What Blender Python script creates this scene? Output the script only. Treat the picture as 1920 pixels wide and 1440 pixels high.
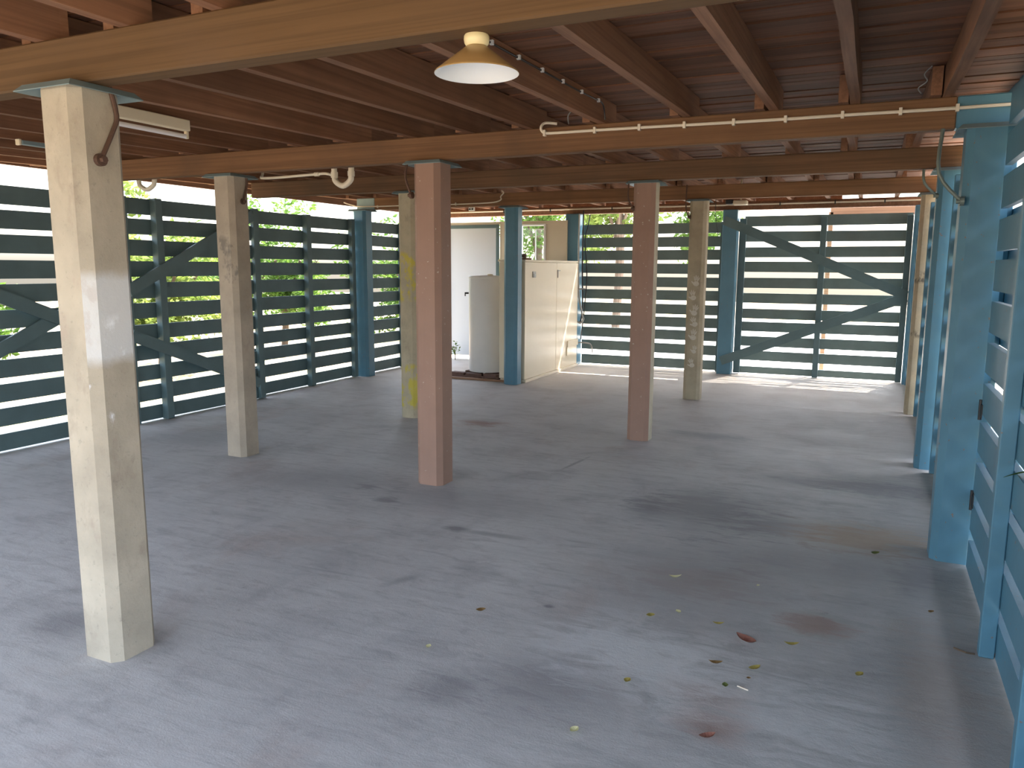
import bpy, bmesh, math, random
from mathutils import Vector, Matrix, noise
random.seed(7)
D = bpy.data
for o in list(D.objects): D.objects.remove(o)
scene = bpy.context.scene
C = scene.collection

# ---------------------------------------------------------------- camera
cam = D.cameras.new('camera'); cam_ob = D.objects.new('camera', cam); C.objects.link(cam_ob)
F = 1442.0
def nrm(v): return Vector(v).normalized()
_d1 = nrm((1634-960, 505-720, F)); _d2 = -nrm((-2200-960, 486-720, F))
_d2 = (_d2 - _d1*_d1.dot(_d2)).normalized(); _up = _d2.cross(_d1)
if _up.y > 0: _up = -_up
# columns: camera axes in world coordinates
cx = Vector((_d2.x, _d1.x, _up.x)); cy = -Vector((_d2.y, _d1.y, _up.y)); cz = -Vector((_d2.z, _d1.z, _up.z))
M = Matrix((cx, cy, cz)).transposed().to_4x4(); M.translation = (0, 0, 1.5)
cam_ob.matrix_world = M
cam.sensor_width = 36.0; cam.lens = F/1920*36.0; cam.clip_start = .05; cam.clip_end = 300
scene.camera = cam_ob

# ---------------------------------------------------------------- world, sun, exposure
world = D.worlds.new('world'); scene.world = world; world.use_nodes = True
wn = world.node_tree; wn.nodes.clear()
sky = wn.nodes.new('ShaderNodeTexSky'); sky.sky_type = 'NISHITA'; sky.sun_disc = False
SUN_DIR = Vector((.30, 1.0, 2.05)).normalized()
sky.sun_elevation = math.asin(SUN_DIR.z); sky.sun_rotation = math.atan2(SUN_DIR.x, SUN_DIR.y)
sky.air_density = 1.2; sky.dust_density = 4.0; sky.ozone_density = 1.0
bg = wn.nodes.new('ShaderNodeBackground'); bg.inputs[1].default_value = 0.42
hsv = wn.nodes.new('ShaderNodeHueSaturation'); hsv.inputs['Saturation'].default_value = .62
wo = wn.nodes.new('ShaderNodeOutputWorld')
wn.links.new(sky.outputs[0], hsv.inputs['Color']); wn.links.new(hsv.outputs[0], bg.inputs[0]); wn.links.new(bg.outputs[0], wo.inputs[0])
sun = D.lights.new('sun', 'SUN'); sun.energy = 7.5; sun.angle = math.radians(.53); sun.color = (1, .93, .82)
sun_ob = D.objects.new('sun', sun); C.objects.link(sun_ob)
sun_ob.rotation_euler = SUN_DIR.to_track_quat('Z', 'Y').to_euler(); sun_ob.location = (2, 8, 12)
scene.view_settings.view_transform = 'Standard'; scene.view_settings.look = 'None'
scene.view_settings.exposure = 1.8; scene.view_settings.gamma = 1; scene.view_settings.use_curve_mapping = False

# ---------------------------------------------------------------- materials
def lin(c):
    return tuple(((v/255)/12.92 if v/255 <= .04045 else ((v/255+.055)/1.055)**2.4) for v in c)
class NT:
    def __init__(s, name):
        s.m = D.materials.new(name); s.m.use_nodes = True; s.t = s.m.node_tree; s.t.nodes.clear()
        s.out = s.t.nodes.new('ShaderNodeOutputMaterial'); s.b = s.t.nodes.new('ShaderNodeBsdfPrincipled')
        s.t.links.new(s.b.outputs[0], s.out.inputs[0])
        s.tc = s.t.nodes.new('ShaderNodeTexCoord')
    def n(s, k, **kw):
        x = s.t.nodes.new(k)
        for a, b in kw.items(): setattr(x, a, b)
        return x
    def l(s, a, b): s.t.links.new(a, b)
    def coord(s, scale=(1,1,1), src='Object', loc=(0,0,0)):
        m = s.n('ShaderNodeMapping'); m.inputs['Scale'].default_value = scale; m.inputs['Location'].default_value = loc
        s.l(s.tc.outputs[src], m.inputs[0]); return m.outputs[0]
    def geo(s, scale=(1,1,1)):
        g = s.n('ShaderNodeNewGeometry'); m = s.n('ShaderNodeMapping'); m.inputs['Scale'].default_value = scale
        s.l(g.outputs['Position'], m.inputs[0]); return m.outputs[0]
    def noise(s, vec, scale=5, detail=6, rough=.55, dist=0):
        x = s.n('ShaderNodeTexNoise'); x.inputs['Scale'].default_value = scale; x.inputs['Detail'].default_value = detail
        x.inputs['Roughness'].default_value = rough; x.inputs['Distortion'].default_value = dist
        s.l(vec, x.inputs['Vector']); return x.outputs[0]
    def ramp(s, fac, stops):
        r = s.n('ShaderNodeValToRGB'); e = r.color_ramp.elements
        while len(e) < len(stops): e.new(.5)
        for i, (p, c) in enumerate(stops):
            e[i].position = p; e[i].color = (c, c, c, 1) if not hasattr(c, '__len__') else (*c, 1)
        s.l(fac, r.inputs[0]); return r.outputs[0]
    def mix(s, fac, a, b, mode='MIX'):
        m = s.n('ShaderNodeMix', data_type='RGBA', blend_type=mode)
        for sock, v in ((m.inputs[0], fac), (m.inputs[6], a), (m.inputs[7], b)):
            if hasattr(v, 'default_value') or hasattr(v, 'links'): s.l(v, sock)
            elif isinstance(v, (int, float)): sock.default_value = v
            else: sock.default_value = (*v, 1)
        return m.outputs[2]
    def math(s, op, a, b=None, c=None, clamp=False):
        m = s.n('ShaderNodeMath', operation=op); m.use_clamp = clamp
        for i, v in enumerate((a, b, c)):
            if v is None: continue
            if isinstance(v, (int, float)): m.inputs[i].default_value = v
            else: s.l(v, m.inputs[i])
        return m.outputs[0]
    def bump(s, h, strength=.3, dist=.01):
        b = s.n('ShaderNodeBump'); b.inputs['Strength'].default_value = strength; b.inputs['Distance'].default_value = dist
        s.l(h, b.inputs['Height']); s.l(b.outputs[0], s.b.inputs['Normal'])
    def base(s, v):
        if isinstance(v, tuple): s.b.inputs['Base Color'].default_value = (*v, 1)
        else: s.l(v, s.b.inputs['Base Color'])
    def rough(s, v):
        if isinstance(v, (int, float)): s.b.inputs['Roughness'].default_value = v
        else: s.l(v, s.b.inputs['Roughness'])
    def spec(s, v): s.b.inputs['Specular IOR Level'].default_value = v

def plain(name, col, rough=.5, metal=0, var=.12, scale=12, spec=.5):
    t = NT(name); n = t.noise(t.geo(), scale, 5)
    dk = tuple(v*(1-var) for v in col); lt = tuple(min(1, v*(1+var)) for v in col)
    t.base(t.mix(n, dk, lt)); t.rough(rough); t.b.inputs['Metallic'].default_value = metal; t.spec(spec)
    return t.m
def timber(name, c1, c2, axis='x', rough=.75, dark=None, bump=.35, weather=None):
    """grain running along one world axis"""
    t = NT(name)
    sc = {'x': (.9, 14, 14), 'y': (14, .9, 14), 'z': (14, 14, .9)}[axis]
    sc2 = {'x': (.5, 60, 60), 'y': (60, .5, 60), 'z': (60, 60, .5)}[axis]
    oi = t.n('ShaderNodeObjectInfo')
    g = t.n('ShaderNodeNewGeometry'); ad = t.n('ShaderNodeVectorMath', operation='ADD')
    cmb = t.n('ShaderNodeCombineXYZ'); mu = t.math('MULTIPLY', oi.outputs['Random'], 37.0)
    for i in range(3): t.l(mu, cmb.inputs[i])
    t.l(g.outputs['Position'], ad.inputs[0]); t.l(cmb.outputs[0], ad.inputs[1])
    def mp(s_):
        m = t.n('ShaderNodeMapping'); m.inputs['Scale'].default_value = s_; t.l(ad.outputs[0], m.inputs[0]); return m.outputs[0]
    n1 = t.noise(mp(sc), 1.0, 8, .62, .4); n2 = t.noise(mp(sc2), 1.0, 4, .6); n3 = t.noise(mp((1, 1, 1)), 2.2, 4, .5)
    col = t.mix(t.ramp(n1, [(.3, 0.0), (.7, 1.0)]), c1, c2)
    col = t.mix(t.math('MULTIPLY', t.ramp(n2, [(.45, 0.0), (.62, 1.0)]), .35), col, dark or tuple(v*.45 for v in c1))
    if weather: col = t.mix(t.math('MULTIPLY', t.ramp(n3, [(.48, 0.0), (.68, 1.0)]), .5), col, weather)
    val = t.math('MULTIPLY_ADD', oi.outputs['Random'], .35, .82)
    hv = t.n('ShaderNodeHueSaturation'); t.l(val, hv.inputs['Value']); t.l(col, hv.inputs['Color'])
    t.base(hv.outputs[0]); t.rough(rough); t.spec(.25)
    t.bump(t.math('ADD', n1, t.math('MULTIPLY', n2, .5)), bump, .004)
    return t.m
def paint(name, col, var=.18, rough=.55, streak='z', chips=None, spec=.35):
    t = NT(name)
    v = t.geo(); n1 = t.noise(v, 3.5, 5, .6); n2 = t.noise(t.geo((40, 40, 3) if streak == 'z' else (3, 3, 60)), 1, 5, .6)
    n3 = t.noise(v, 38, 3)
    c = t.mix(t.ramp(n1, [(.3, 0.), (.7, 1.)]), tuple(x*(1-var) for x in col), tuple(min(1, x*(1+var)) for x in col))
    c = t.mix(t.math('MULTIPLY', n2, .35), c, tuple(x*.75 for x in col))
    if chips: c = t.mix(t.ramp(n3, [(.69, 0.), (.72, 1.)]), c, chips)
    t.base(c); t.rough(rough); t.spec(spec); t.bump(t.math('ADD', n2, n3), .18, .002)
    return t.m
def concrete_post_mat(name, base=(.52, .47, .38), extra=None):
    """extra: list of (colour, z0, z1, axis, sign, noise threshold): paint and dirt patches on one face"""
    t = NT(name); v = t.geo()
    n1 = t.noise(v, 4, 6, .6); n2 = t.noise(v, 45, 5, .7); n3 = t.noise(t.geo((1, 1, .6)), 9, 5, .65)
    c = t.mix(t.ramp(n1, [(.3, 0.), (.7, 1.)]), tuple(x*.80 for x in base), tuple(x*1.12 for x in base))
    c = t.mix(t.math('MULTIPLY', t.ramp(n3, [(.56, 0.), (.70, 1.)]), .45), c, (.30, .24, .19))
    c = t.mix(t.math('MULTIPLY', t.ramp(n2, [(.60, 0.), (.72, 1.)]), .5), c, (.22, .20, .17))
    g = t.n('ShaderNodeNewGeometry'); sx = t.n('ShaderNodeSeparateXYZ'); t.l(g.outputs['Position'], sx.inputs[0])
    sn = t.n('ShaderNodeSeparateXYZ'); t.l(g.outputs['True Normal'], sn.inputs[0])
    for (col, z0, z1, ax, sg, th, amt) in (extra or []):
        zz = t.math('ADD', sx.outputs[2], t.math('MULTIPLY', t.math('SUBTRACT', n1, .5), .12))
        a = t.math('MULTIPLY', t.math('MULTIPLY_ADD', zz, 25., -25.*z0, True), t.math('MULTIPLY_ADD', zz, -25., 25.*z1, True))
        if ax is not None:
            a = t.math('MULTIPLY', a, t.math('GREATER_THAN', t.math('MULTIPLY', sn.outputs[ax], sg), .6 if ax != 2 else .3))
        if th: a = t.math('MULTIPLY', a, t.ramp(n3, [(th-.04, 0.), (th+.04, 1.)]))
        c = t.mix(t.math('MULTIPLY', a, amt), c, col)
    t.base(c); t.rough(.8); t.spec(.3); t.bump(t.math('ADD', n2, n1), .35, .004)
    return t.m

def floor_mat():
    t = NT('worn_concrete'); v = t.geo()
    big = t.noise(v, .7, 5, .55); med = t.noise(v, 2.6, 7, .62, .6); fine = t.noise(v, 30, 6, .7); grit = t.noise(v, 160, 3, .6)
    brush = t.noise(t.geo((1.6, 22, 1)), 1, 5, .6, .3)
    c = t.mix(t.ramp(big, [(.32, 0.), (.68, 1.)]), (.45, .455, .46), (.60, .605, .605))
    c = t.mix(t.math('MULTIPLY', t.ramp(med, [(.50, 0.), (.72, 1.)]), .5), c, (.29, .29, .30))
    c = t.mix(t.math('MULTIPLY', t.ramp(t.noise(t.geo((1, .7, 1)), 1.7, 6, .6, 1.), [(.56, 0.), (.70, 1.)]), .4), c, (.52, .53, .54))
    c = t.mix(t.math('MULTIPLY', t.ramp(t.noise(t.geo((1.2, .8, 1)), 1.3, 5, .6, .5), [(.56, 0.), (.70, 1.)]), .4), c, (.36, .27, .235))
    c = t.mix(t.math('MULTIPLY', t.ramp(brush, [(.45, 0.), (.75, 1.)]), .2), c, (.22, .222, .23))
    c = t.mix(t.math('MULTIPLY', fine, .25), c, (.2, .2, .21))
    strk = t.noise(t.geo((2.2, 9, 1)), 1.6, 9, .72, .8)      # scuffs drawn out across the slab
    c = t.mix(t.math('MULTIPLY', t.ramp(strk, [(.50, 0.), (.66, 1.)]), .42), c, (.24, .24, .25))
    c = t.mix(t.math('MULTIPLY', t.ramp(t.noise(t.geo((3, 6, 1)), 2.4, 9, .75, .5), [(.56, 0.), (.70, 1.)]), .35), c, (.60, .61, .61))
    c = t.mix(t.math('MULTIPLY', t.ramp(t.noise(t.geo((1, 1, 1)), 9, 8, .75), [(.62, 0.), (.72, 1.)]), .55), c, (.20, .185, .18))
    gr = t.n('ShaderNodeNewGeometry'); sr = t.n('ShaderNodeSeparateXYZ'); t.l(gr.outputs['Position'], sr.inputs[0])
    worn = t.math('MULTIPLY', t.math('MULTIPLY_ADD', sr.outputs[0], .7, 1.1, True), t.ramp(strk, [(.3, .35), (.6, 1.)]))
    c = t.mix(t.math('MULTIPLY', worn, .5), c, (.30, .305, .295))   # darker and greyer towards the right, broken up by scuffs
    # warmer, dustier slab towards the far end, greyer near the open front
    g = t.n('ShaderNodeNewGeometry'); sx = t.n('ShaderNodeSeparateXYZ'); t.l(g.outputs['Position'], sx.inputs[0])
    dust = t.math('MULTIPLY', t.math('MULTIPLY_ADD', sx.outputs[1], .22, -1.1, True), t.ramp(big, [(.2, .5), (.7, 1.)]))
    c = t.mix(t.math('MULTIPLY', dust, .7), c, (.55, .47, .40))
    # stains of their own shape: (x, y, rx, ry, angle, colour, strength)
    DK = (.20, .20, .215); RD = (.26, .14, .10); WH = (.62, .64, .65)
    st = [(-1.16, 4.62, .13, .28, .3, DK, .75), (-.82, 4.75, .38, .42, .2, DK, .75), (-.45, 4.6, .30, .22, 0, DK, .6), (-.2, 5.75, .45, .14, .1, DK, .6),
          (.15, 5.75, .38, .22, 0, DK, .75), (.32, 4.15, .12, .3, 0, DK, .6), (-1.99, 5.45, .015, .26, -.12, DK, .6), (-2.08, 3.76, .07, .05, 0, DK, .8), (-1.85, 3.76, .2, .03, .1, DK, .5),
          (-3.06, 4.26, .09, .07, 0, DK, .6), (-2.78, 4.05, .08, .06, 0, DK, .7), (-1.96, 3.0, .03, .10, -.5, DK, .45), (-2.35, 2.93, .18, .012, .05, DK, .4),
          (-1.21, 3.03, .028, .022, 0, DK, .95), (-1.28, 2.24, .12, .1, .4, DK, .55), (-.95, 2.45, .3, .22, .7, DK, .6), (-3.0, 2.0, .16, .12, 0, DK, .6),
          (-.37, 2.42, .12, .1, .2, RD, .6), (-.1, 3.35, .14, .1, 0, RD, .6), (-.62, 3.6, .3, .2, 0, RD, .3), (-.42, 2.6, .16, .09, 0, RD, .45), (-3.35, 6.55, .2, .16, 0, RD, .8), (-1.23, 6.93, .35, .15, 0, DK, .65),
          (.05, 4.6, .35, .25, 0, (.34, .25, .17), .7), (-.75, 2.75, .32, .3, 0, WH, .6), (-.15, 2.6, .3, .22, .5, WH, .35), (-1.1, 4.4, .22, .18, 0, WH, .2), (-.15, 4.1, .5, .25, .2, DK, .35),
          (-5.3, 4.9, .5, .35, 0, DK, .45), (-3.5, 4.25, .6, .3, .2, DK, .45), (-2.35, 4.3, .6, .3, 0, DK, .4), (-.7, 3.7, .4, .5, 0, DK, .35), (.3, 3.0, .15, .5, 0, (.30, .24, .2), .5)]
    for (x, y, rx, ry, an, col, s_) in st:
        m = t.n('ShaderNodeMapping', vector_type='TEXTURE'); m.inputs['Location'].default_value = (x, y, 0)
        m.inputs['Rotation'].default_value = (0, 0, an); m.inputs['Scale'].default_value = (rx, ry, 1)
        t.l(g.outputs['Position'], m.inputs[0])
        ln = t.n('ShaderNodeVectorMath', operation='LENGTH'); t.l(m.outputs[0], ln.inputs[0])
        d = t.math('ADD', ln.outputs['Value'], t.math('MULTIPLY_ADD', t.math('SUBTRACT', strk, .5), 3.6, t.math('MULTIPLY', t.math('SUBTRACT', med, .5), 2.0)))
        c = t.mix(t.math('MULTIPLY', t.math('MULTIPLY_ADD', d, -1.1, 1.45, True), s_), c, col)
    t.base(c); t.rough(t.ramp(med, [(.3, .50), (.7, .72)])); t.spec(.35)
    t.bump(t.math('ADD', t.math('ADD', fine, t.math('MULTIPLY', grit, .6)), t.math('MULTIPLY', strk, 1.2)), .4, .004)
    return t.m

BLUE = (.088, .222, .315)
MB = dict(
    floor=floor_mat(),
    post_a=concrete_post_mat('pale_concrete_with_white_paint', (.47, .415, .33), [((.74, .76, .78), 1.13, 1.49, 0, 1, 0, .75), ((.95, .97, 1.), .9, 1.35, 0, 1, .62, .8), ((.46, .36, .30), 1.2, 1.6, 1, -1, .55, .3)]),
    post_b=concrete_post_mat('pale_concrete_with_dark_smear', (.42, .36, .29), [((.12, .12, .12), 1.33, 1.74, 1, -1, .53, .6)]),
    post_e=concrete_post_mat('concrete_with_yellow_paint', (.50, .44, .32), [((.62, .52, .03), 1.15, 1.65, 1, -1, .50, .75), ((.62, .52, .03), .08, .55, 1, -1, .49, .75)]),
    post_f=concrete_post_mat('bare_concrete', (.46, .39, .28)),
    post_g=concrete_post_mat('concrete_with_dark_scuffs', (.50, .42, .30), [((.06, .06, .06), 1.35, 1.5, 1, -1, .5, .8), ((.08, .07, .06), .8, .9, 1, -1, .5, .7)]),
    brown=paint('pinkish_brown_paint', (.35, .215, .165), .08, .6, chips=(.55, .48, .40)),
    cream_conc=concrete_post_mat('cream_concrete_face', (.52, .47, .36)),
    blue=paint('blue_paint', BLUE, .12, .42, chips=(.20, .15, .13), spec=.5),
    slat_back=paint('slat_blue_paint_hazed', (.165, .225, .225), .14, .55, streak='x'),  # slat paint lightened and greyed, flare haze at the back put into the colour
    beam_dark=timber('dark_bearer_timber', (.115, .068, .040), (.19, .105, .058), 'x', weather=(.085, .062, .042)),
    beam_near=timber('ochre_bearer_timber', (.125, .070, .031), (.160, .092, .043), 'x', weather=(.14, .085, .05), bump=.15),
    board2=timber('floorboard_timber_dark', (.115, .052, .031), (.18, .085, .048), 'x', dark=(.03, .014, .01)),
    board3=timber('floorboard_timber_red', (.175, .073, .041), (.26, .118, .064), 'x', dark=(.06, .02, .012)),
    slat=paint('slat_blue_paint', (.115, .18, .195), .14, .55, streak='x'),
    bearer=timber('bearer_timber', (.19, .098, .050), (.27, .145, .074), 'x', weather=(.13, .075, .045)),
    joist=timber('joist_timber', (.22, .105, .060), (.32, .165, .095), 'y', weather=(.15, .08, .05)),
    board=timber('floorboard_timber', (.15, .066, .038), (.24, .112, .062), 'x', dark=(.05, .022, .014)),
    pale_timber=timber('pale_timber', (.26, .14, .085), (.34, .20, .125), 'x'),
    galv=plain('galvanised_blue_grey', (.24, .33, .36), .5, .3),
    steel=plain('rusty_steel', (.13, .075, .055), .65, .4, .3, 40),
    steel_grey=plain('painted_grey_steel', (.18, .22, .2), .5, .3),
    cream_plastic=plain('cream_plastic', (.80, .70, .42), .3, 0, .04),
    shade_out=plain('ochre_enamel', (.42, .27, .11), .3, 0, .1),
    white_enamel=plain('white_enamel', (.82, .84, .85), .35, 0, .03),
    pvc=plain('white_pvc', (.70, .64, .52), .4, 0, .06),
    conduit=plain('cream_conduit', (.78, .70, .58), .4, 0, .05),
    light_body=plain('cream_steel', (.74, .66, .50), .45, 0, .04),
    tube=plain('white_glass_tube', (.85, .82, .82), .2, 0, .02),
    heater=plain('white_painted_steel', (.84, .82, .79), .38, .0, .05, 6),
    cabinet=plain('cream_sheet_steel', (.84, .73, .55), .38, 0, .04, 4),
    dark=plain('dark_rubber', (.02, .02, .022), .5),
    black=plain('black_cable', (.015, .015, .018), .35),
    copper=plain('grey_pipe', (.35, .34, .32), .35, .5),
    creamwall=plain('cream_sheet_wall', (.72, .64, .50), .6, 0, .05, 3),
    white_panel=plain('white_sheet_panel', (.60, .625, .67), .5, 0, .03, 3),
    brick=plain('brown_brick', (.16, .09, .07), .8, 0, .35, 25),
    white_paint=plain('white_hand_paint', (.62, .58, .50), .7, 0, .2, 60),
    ground=None)
def ground_mat():
    t = NT('dry_leaf_litter'); v = t.geo(); n = t.noise(v, 16, 7, .7); n2 = t.noise(v, 1.1, 4, .6)
    c = t.ramp(n, [(.33, (.08, .05, .03)), (.5, (.34, .24, .16)), (.66, (.62, .50, .38))])
    c = t.mix(t.math('MULTIPLY', t.ramp(n2, [(.45, 0.), (.6, 1.)]), .5), c, (.16, .20, .06))
    t.base(c); t.rough(.9); t.bump(n, .8, .03); return t.m
MB['ground'] = ground_mat()
def paving_mat():
    t = NT('pale_paving'); v = t.geo(); n = t.noise(v, 8, 6, .6); t.base(t.mix(n, (.62, .58, .53), (.75, .72, .68))); t.rough(.8); t.bump(n, .2, .01); return t.m
MB['paving'] = paving_mat()
def glass_mat():
    t = NT('window_glass'); t.base((.9, .95, .95)); t.rough(.02)
    t.b.inputs['Transmission Weight'].default_value = 1; t.b.inputs['IOR'].default_value = 1.45; return t.m
MB['glass'] = glass_mat()
def leaf_mat(name, a, b):
    t = NT(name); n = t.noise(t.geo(), 2.5, 4)
    col = t.mix(t.ramp(n, [(.35, 0.), (.65, 1.)]), a, b); t.base(col); t.rough(.5); t.spec(.3)
    tr = t.n('ShaderNodeBsdfTranslucent'); t.l(col, tr.inputs[0]); mx = t.n('ShaderNodeMixShader'); mx.inputs[0].default_value = .45
    t.l(t.b.outputs[0], mx.inputs[1]); t.l(tr.outputs[0], mx.inputs[2]); t.l(mx.outputs[0], t.out.inputs[0]); return t.m
MB['leaf1'] = leaf_mat('green_leaves', (.05, .12, .02), (.14, .24, .04))
MB['leaf2'] = leaf_mat('yellow_green_leaves', (.10, .17, .03), (.25, .31, .07))
MB['bark'] = plain('bark', (.12, .085, .06), .9, 0, .4, 20)

# ---------------------------------------------------------------- helpers
def tag(o, label=None, cat=None, group=None, kind=None):
    if label: o['label'] = label
    if cat: o['category'] = cat
    if group: o['group'] = group
    if kind: o['kind'] = kind
    return o
def thing(name, loc, label, cat, group=None):
    o = D.objects.new(name, None); C.objects.link(o); o.location = loc; o.empty_display_size = .1
    return tag(o, label, cat, group)
def wloc(o):
    v = Vector((0, 0, 0))
    while o: v += o.location; o = o.parent
    return v
def obj(name, bm, mat, parent=None, smooth=False, origin=None):
    """bm in world coordinates; object origin at the parent's base or at `origin`"""
    bmesh.ops.recalc_face_normals(bm, faces=bm.faces)
    if parent is not None: o0 = wloc(parent)
    elif origin is not None: o0 = Vector(origin)
    else:
        vs = [v.co for v in bm.verts]; o0 = Vector(((min(v.x for v in vs)+max(v.x for v in vs))/2, (min(v.y for v in vs)+max(v.y for v in vs))/2, min(v.z for v in vs)))
    bmesh.ops.translate(bm, verts=bm.verts, vec=-o0)
    me = D.meshes.new(name); bm.to_mesh(me); bm.free()
    for m in (mat if isinstance(mat, (list, tuple)) else [mat]): me.materials.append(m)
    if smooth:
        for p in me.polygons: p.use_smooth = True
        try: me.set_sharp_from_angle(angle=math.radians(35))
        except Exception: pass
    o = D.objects.new(name, me); C.objects.link(o)
    if parent is not None: o.parent = parent
    else: o.location = o0
    return o
def B(): return bmesh.new()
def box(bm, x0, x1, y0, y1, z0, z1, bev=0):
    r = bmesh.ops.create_cube(bm, size=1)
    for v in r['verts']:
        v.co = Vector(((x0+x1)/2+v.co.x*(x1-x0), (y0+y1)/2+v.co.y*(y1-y0), (z0+z1)/2+v.co.z*(z1-z0)))
    if bev:
        es = list({e for v in r['verts'] for e in v.link_edges})
        bmesh.ops.bevel(bm, geom=es, offset=bev, segments=1, affect='EDGES')
    return bm
def hexa(bm, bot, top):
    """8 corners: 4 bottom ring, 4 top ring"""
    v = [bm.verts.new(p) for p in list(bot)+list(top)]
    for f in ((3,2,1,0), (4,5,6,7), (0,1,5,4), (1,2,6,5), (2,3,7,6), (3,0,4,7)): bm.faces.new([v[i] for i in f])
def bar(bm, p0, p1, w, h, up=(0,0,1)):
    """rectangular bar between two points; w across, h along up"""
    p0, p1 = Vector(p0), Vector(p1); d = (p1-p0).normalized(); s = d.cross(Vector(up)).normalized(); u = s.cross(d)
    c = [s*a*w/2+u*b*h/2 for a, b in ((-1,-1), (1,-1), (1,1), (-1,1))]
    hexa(bm, [p0+k for k in c], [p1+k for k in c])
def tube(bm, pts, r, seg=10, smooth_n=0):
    pts = [Vector(p) for p in pts]
    if smooth_n:
        q = []
        P = [pts[0]]+pts+[pts[-1]]
        for i in range(1, len(P)-2):
            for k in range(smooth_n):
                t = k/smooth_n; a, b, c_, d = P[i-1], P[i], P[i+1], P[i+2]
                q.append(.5*((2*b)+(c_-a)*t+(2*a-5*b+4*c_-d)*t*t+(3*b-a-3*c_+d)*t**3))
        q.append(pts[-1]); pts = q
    rings = []; ref = None
    for i, p in enumerate(pts):
        d = (pts[min(i+1, len(pts)-1)]-pts[max(i-1, 0)]).normalized()
        if ref is None: ref = d.orthogonal().normalized()
        ref = (ref-d*ref.dot(d)); ref = ref.normalized() if ref.length > 1e-5 else d.orthogonal().normalized()
        s = d.cross(ref)
        rings.append([bm.verts.new(p+(ref*math.cos(a)+s*math.sin(a))*r) for a in [2*math.pi*k/seg for k in range(seg)]])
    for a, b in zip(rings, rings[1:]):
        for k in range(seg): bm.faces.new((a[k], a[(k+1) % seg], b[(k+1) % seg], b[k]))
    bm.faces.new(rings[0][::-1]); bm.faces.new(rings[-1])
    return bm
def lathe(bm, prof, cen, seg=40, axis='z', cap=True):
    rings = []
    for r, z in prof:
        rings.append([bm.verts.new((cen[0]+r*math.cos(a), cen[1]+r*math.sin(a), cen[2]+z)) for a in [2*math.pi*k/seg for k in range(seg)]])
    for a, b in zip(rings, rings[1:]):
        for k in range(seg): bm.faces.new((a[k], a[(k+1) % seg], b[(k+1) % seg], b[k]))
    if cap: bm.faces.new(rings[0][::-1]); bm.faces.new(rings[-1])
    return bm

# ---------------------------------------------------------------- levels
KN = [(-2, 2.245), (1.95, 2.275), (4.57, 2.345), (6.56, 2.38), (8.95, 2.42), (11.45, 2.43), (13, 2.43)]
def jz(y):
    for (a, za), (b, zb) in zip(KN, KN[1:]):
        if y <= b: return za+(zb-za)*(y-a)/(b-a)
    return KN[-1][1]
JD = .135
BH = .155
ROW = [1.95, 4.57, 6.56, 8.95, 11.45]
BB = [jz(y)-BH for y in ROW]                # beam undersides

# ---------------------------------------------------------------- setting
bm = B(); box(bm, -6.55, .80, -2.0, 8.80, -.12, 0); box(bm, -6.55, .80, 8.815, 11.56, -.12, -.002)
tag(obj('floor', bm, MB['floor'], origin=(0, 0, 0)), kind='structure')
bm = B()
N = 60
for i in range(1):
    r = bmesh.ops.create_grid(bm, x_segments=N, y_segments=N, size=35)
    for v in r['verts']:
        v.co.z = -.09+.05*noise.noise(v.co*.3); v.co.y += 4; v.co.x -= 3
        if -7 < v.co.x < 1.3 and -3 < v.co.y < 12.5: v.co.z = -.11
tag(obj('ground', bm, MB['ground'], origin=(0, 0, 0)), kind='structure')
bm = B(); box(bm, -6.3, 6, 11.6, 24, -.16, -.045); tag(obj('paved_yard', bm, MB['paving'], origin=(0, 0, 0)), kind='structure')
# floorboards overhead: boards along x on top of the joists
bm = B(); y = -1.2; k = 0
while y < 11.50:
    w = .088
    z = jz(y+w/2)+JD; dz = random.uniform(0, .009)
    hexa(bm, [(-6.9, y, jz(y)+JD+dz), (1.0, y, jz(y)+JD+dz), (1.0, y+w-.006, jz(y+w)+JD+dz), (-6.9, y+w-.006, jz(y+w)+JD+dz)],
         [(-6.9, y, z+.03), (1.0, y, z+.03), (1.0, y+w-.006, z+.03), (-6.9, y+w-.006, z+.03)])
    y += w; k += 1
rb_ = random.Random(5)
bm.faces.ensure_lookup_table(); pick = {}
for f_ in bm.faces:
    key = round(min(v.co.y for v in f_.verts)/.088-.2)
    f_.material_index = pick.setdefault(key, rb_.choice((0, 0, 1, 1, 2)))
tag(obj('ceiling', bm, [MB['board'], MB['board2'], MB['board3']], origin=(0, 0, 2.5)), kind='structure')
bm = B(); box(bm, -6.9, 1.0, -1.2, 11.58, 2.615, 2.72); tag(obj('ceiling_light_block', bm, MB['board'], origin=(0, 0, 2.6)), kind='structure')  # unseen backing added above the boards to block light
# end blocking over the back beam, left open near the right where daylight shows
bm = B(); box(bm, -6.9, -.42, 11.50, 11.54, jz(11.5)+.0, jz(11.5)+JD)
tag(obj('trim_1', bm, MB['joist'], origin=(0, 11.5, 2.4)), kind='structure')
bm = B(); box(bm, -6.88, -6.84, -.3, 11.5, 2.36, 2.6); tag(obj('trim_2', bm, MB['joist'], origin=(-6.86, 5, 2.4)), kind='structure')
bm = B(); box(bm, .64, .68, -1.0, 6.9, 2.335, 2.50); tag(obj('trim_3', bm, MB['blue'], origin=(.66, 3, 2.4)), kind='structure')

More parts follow.
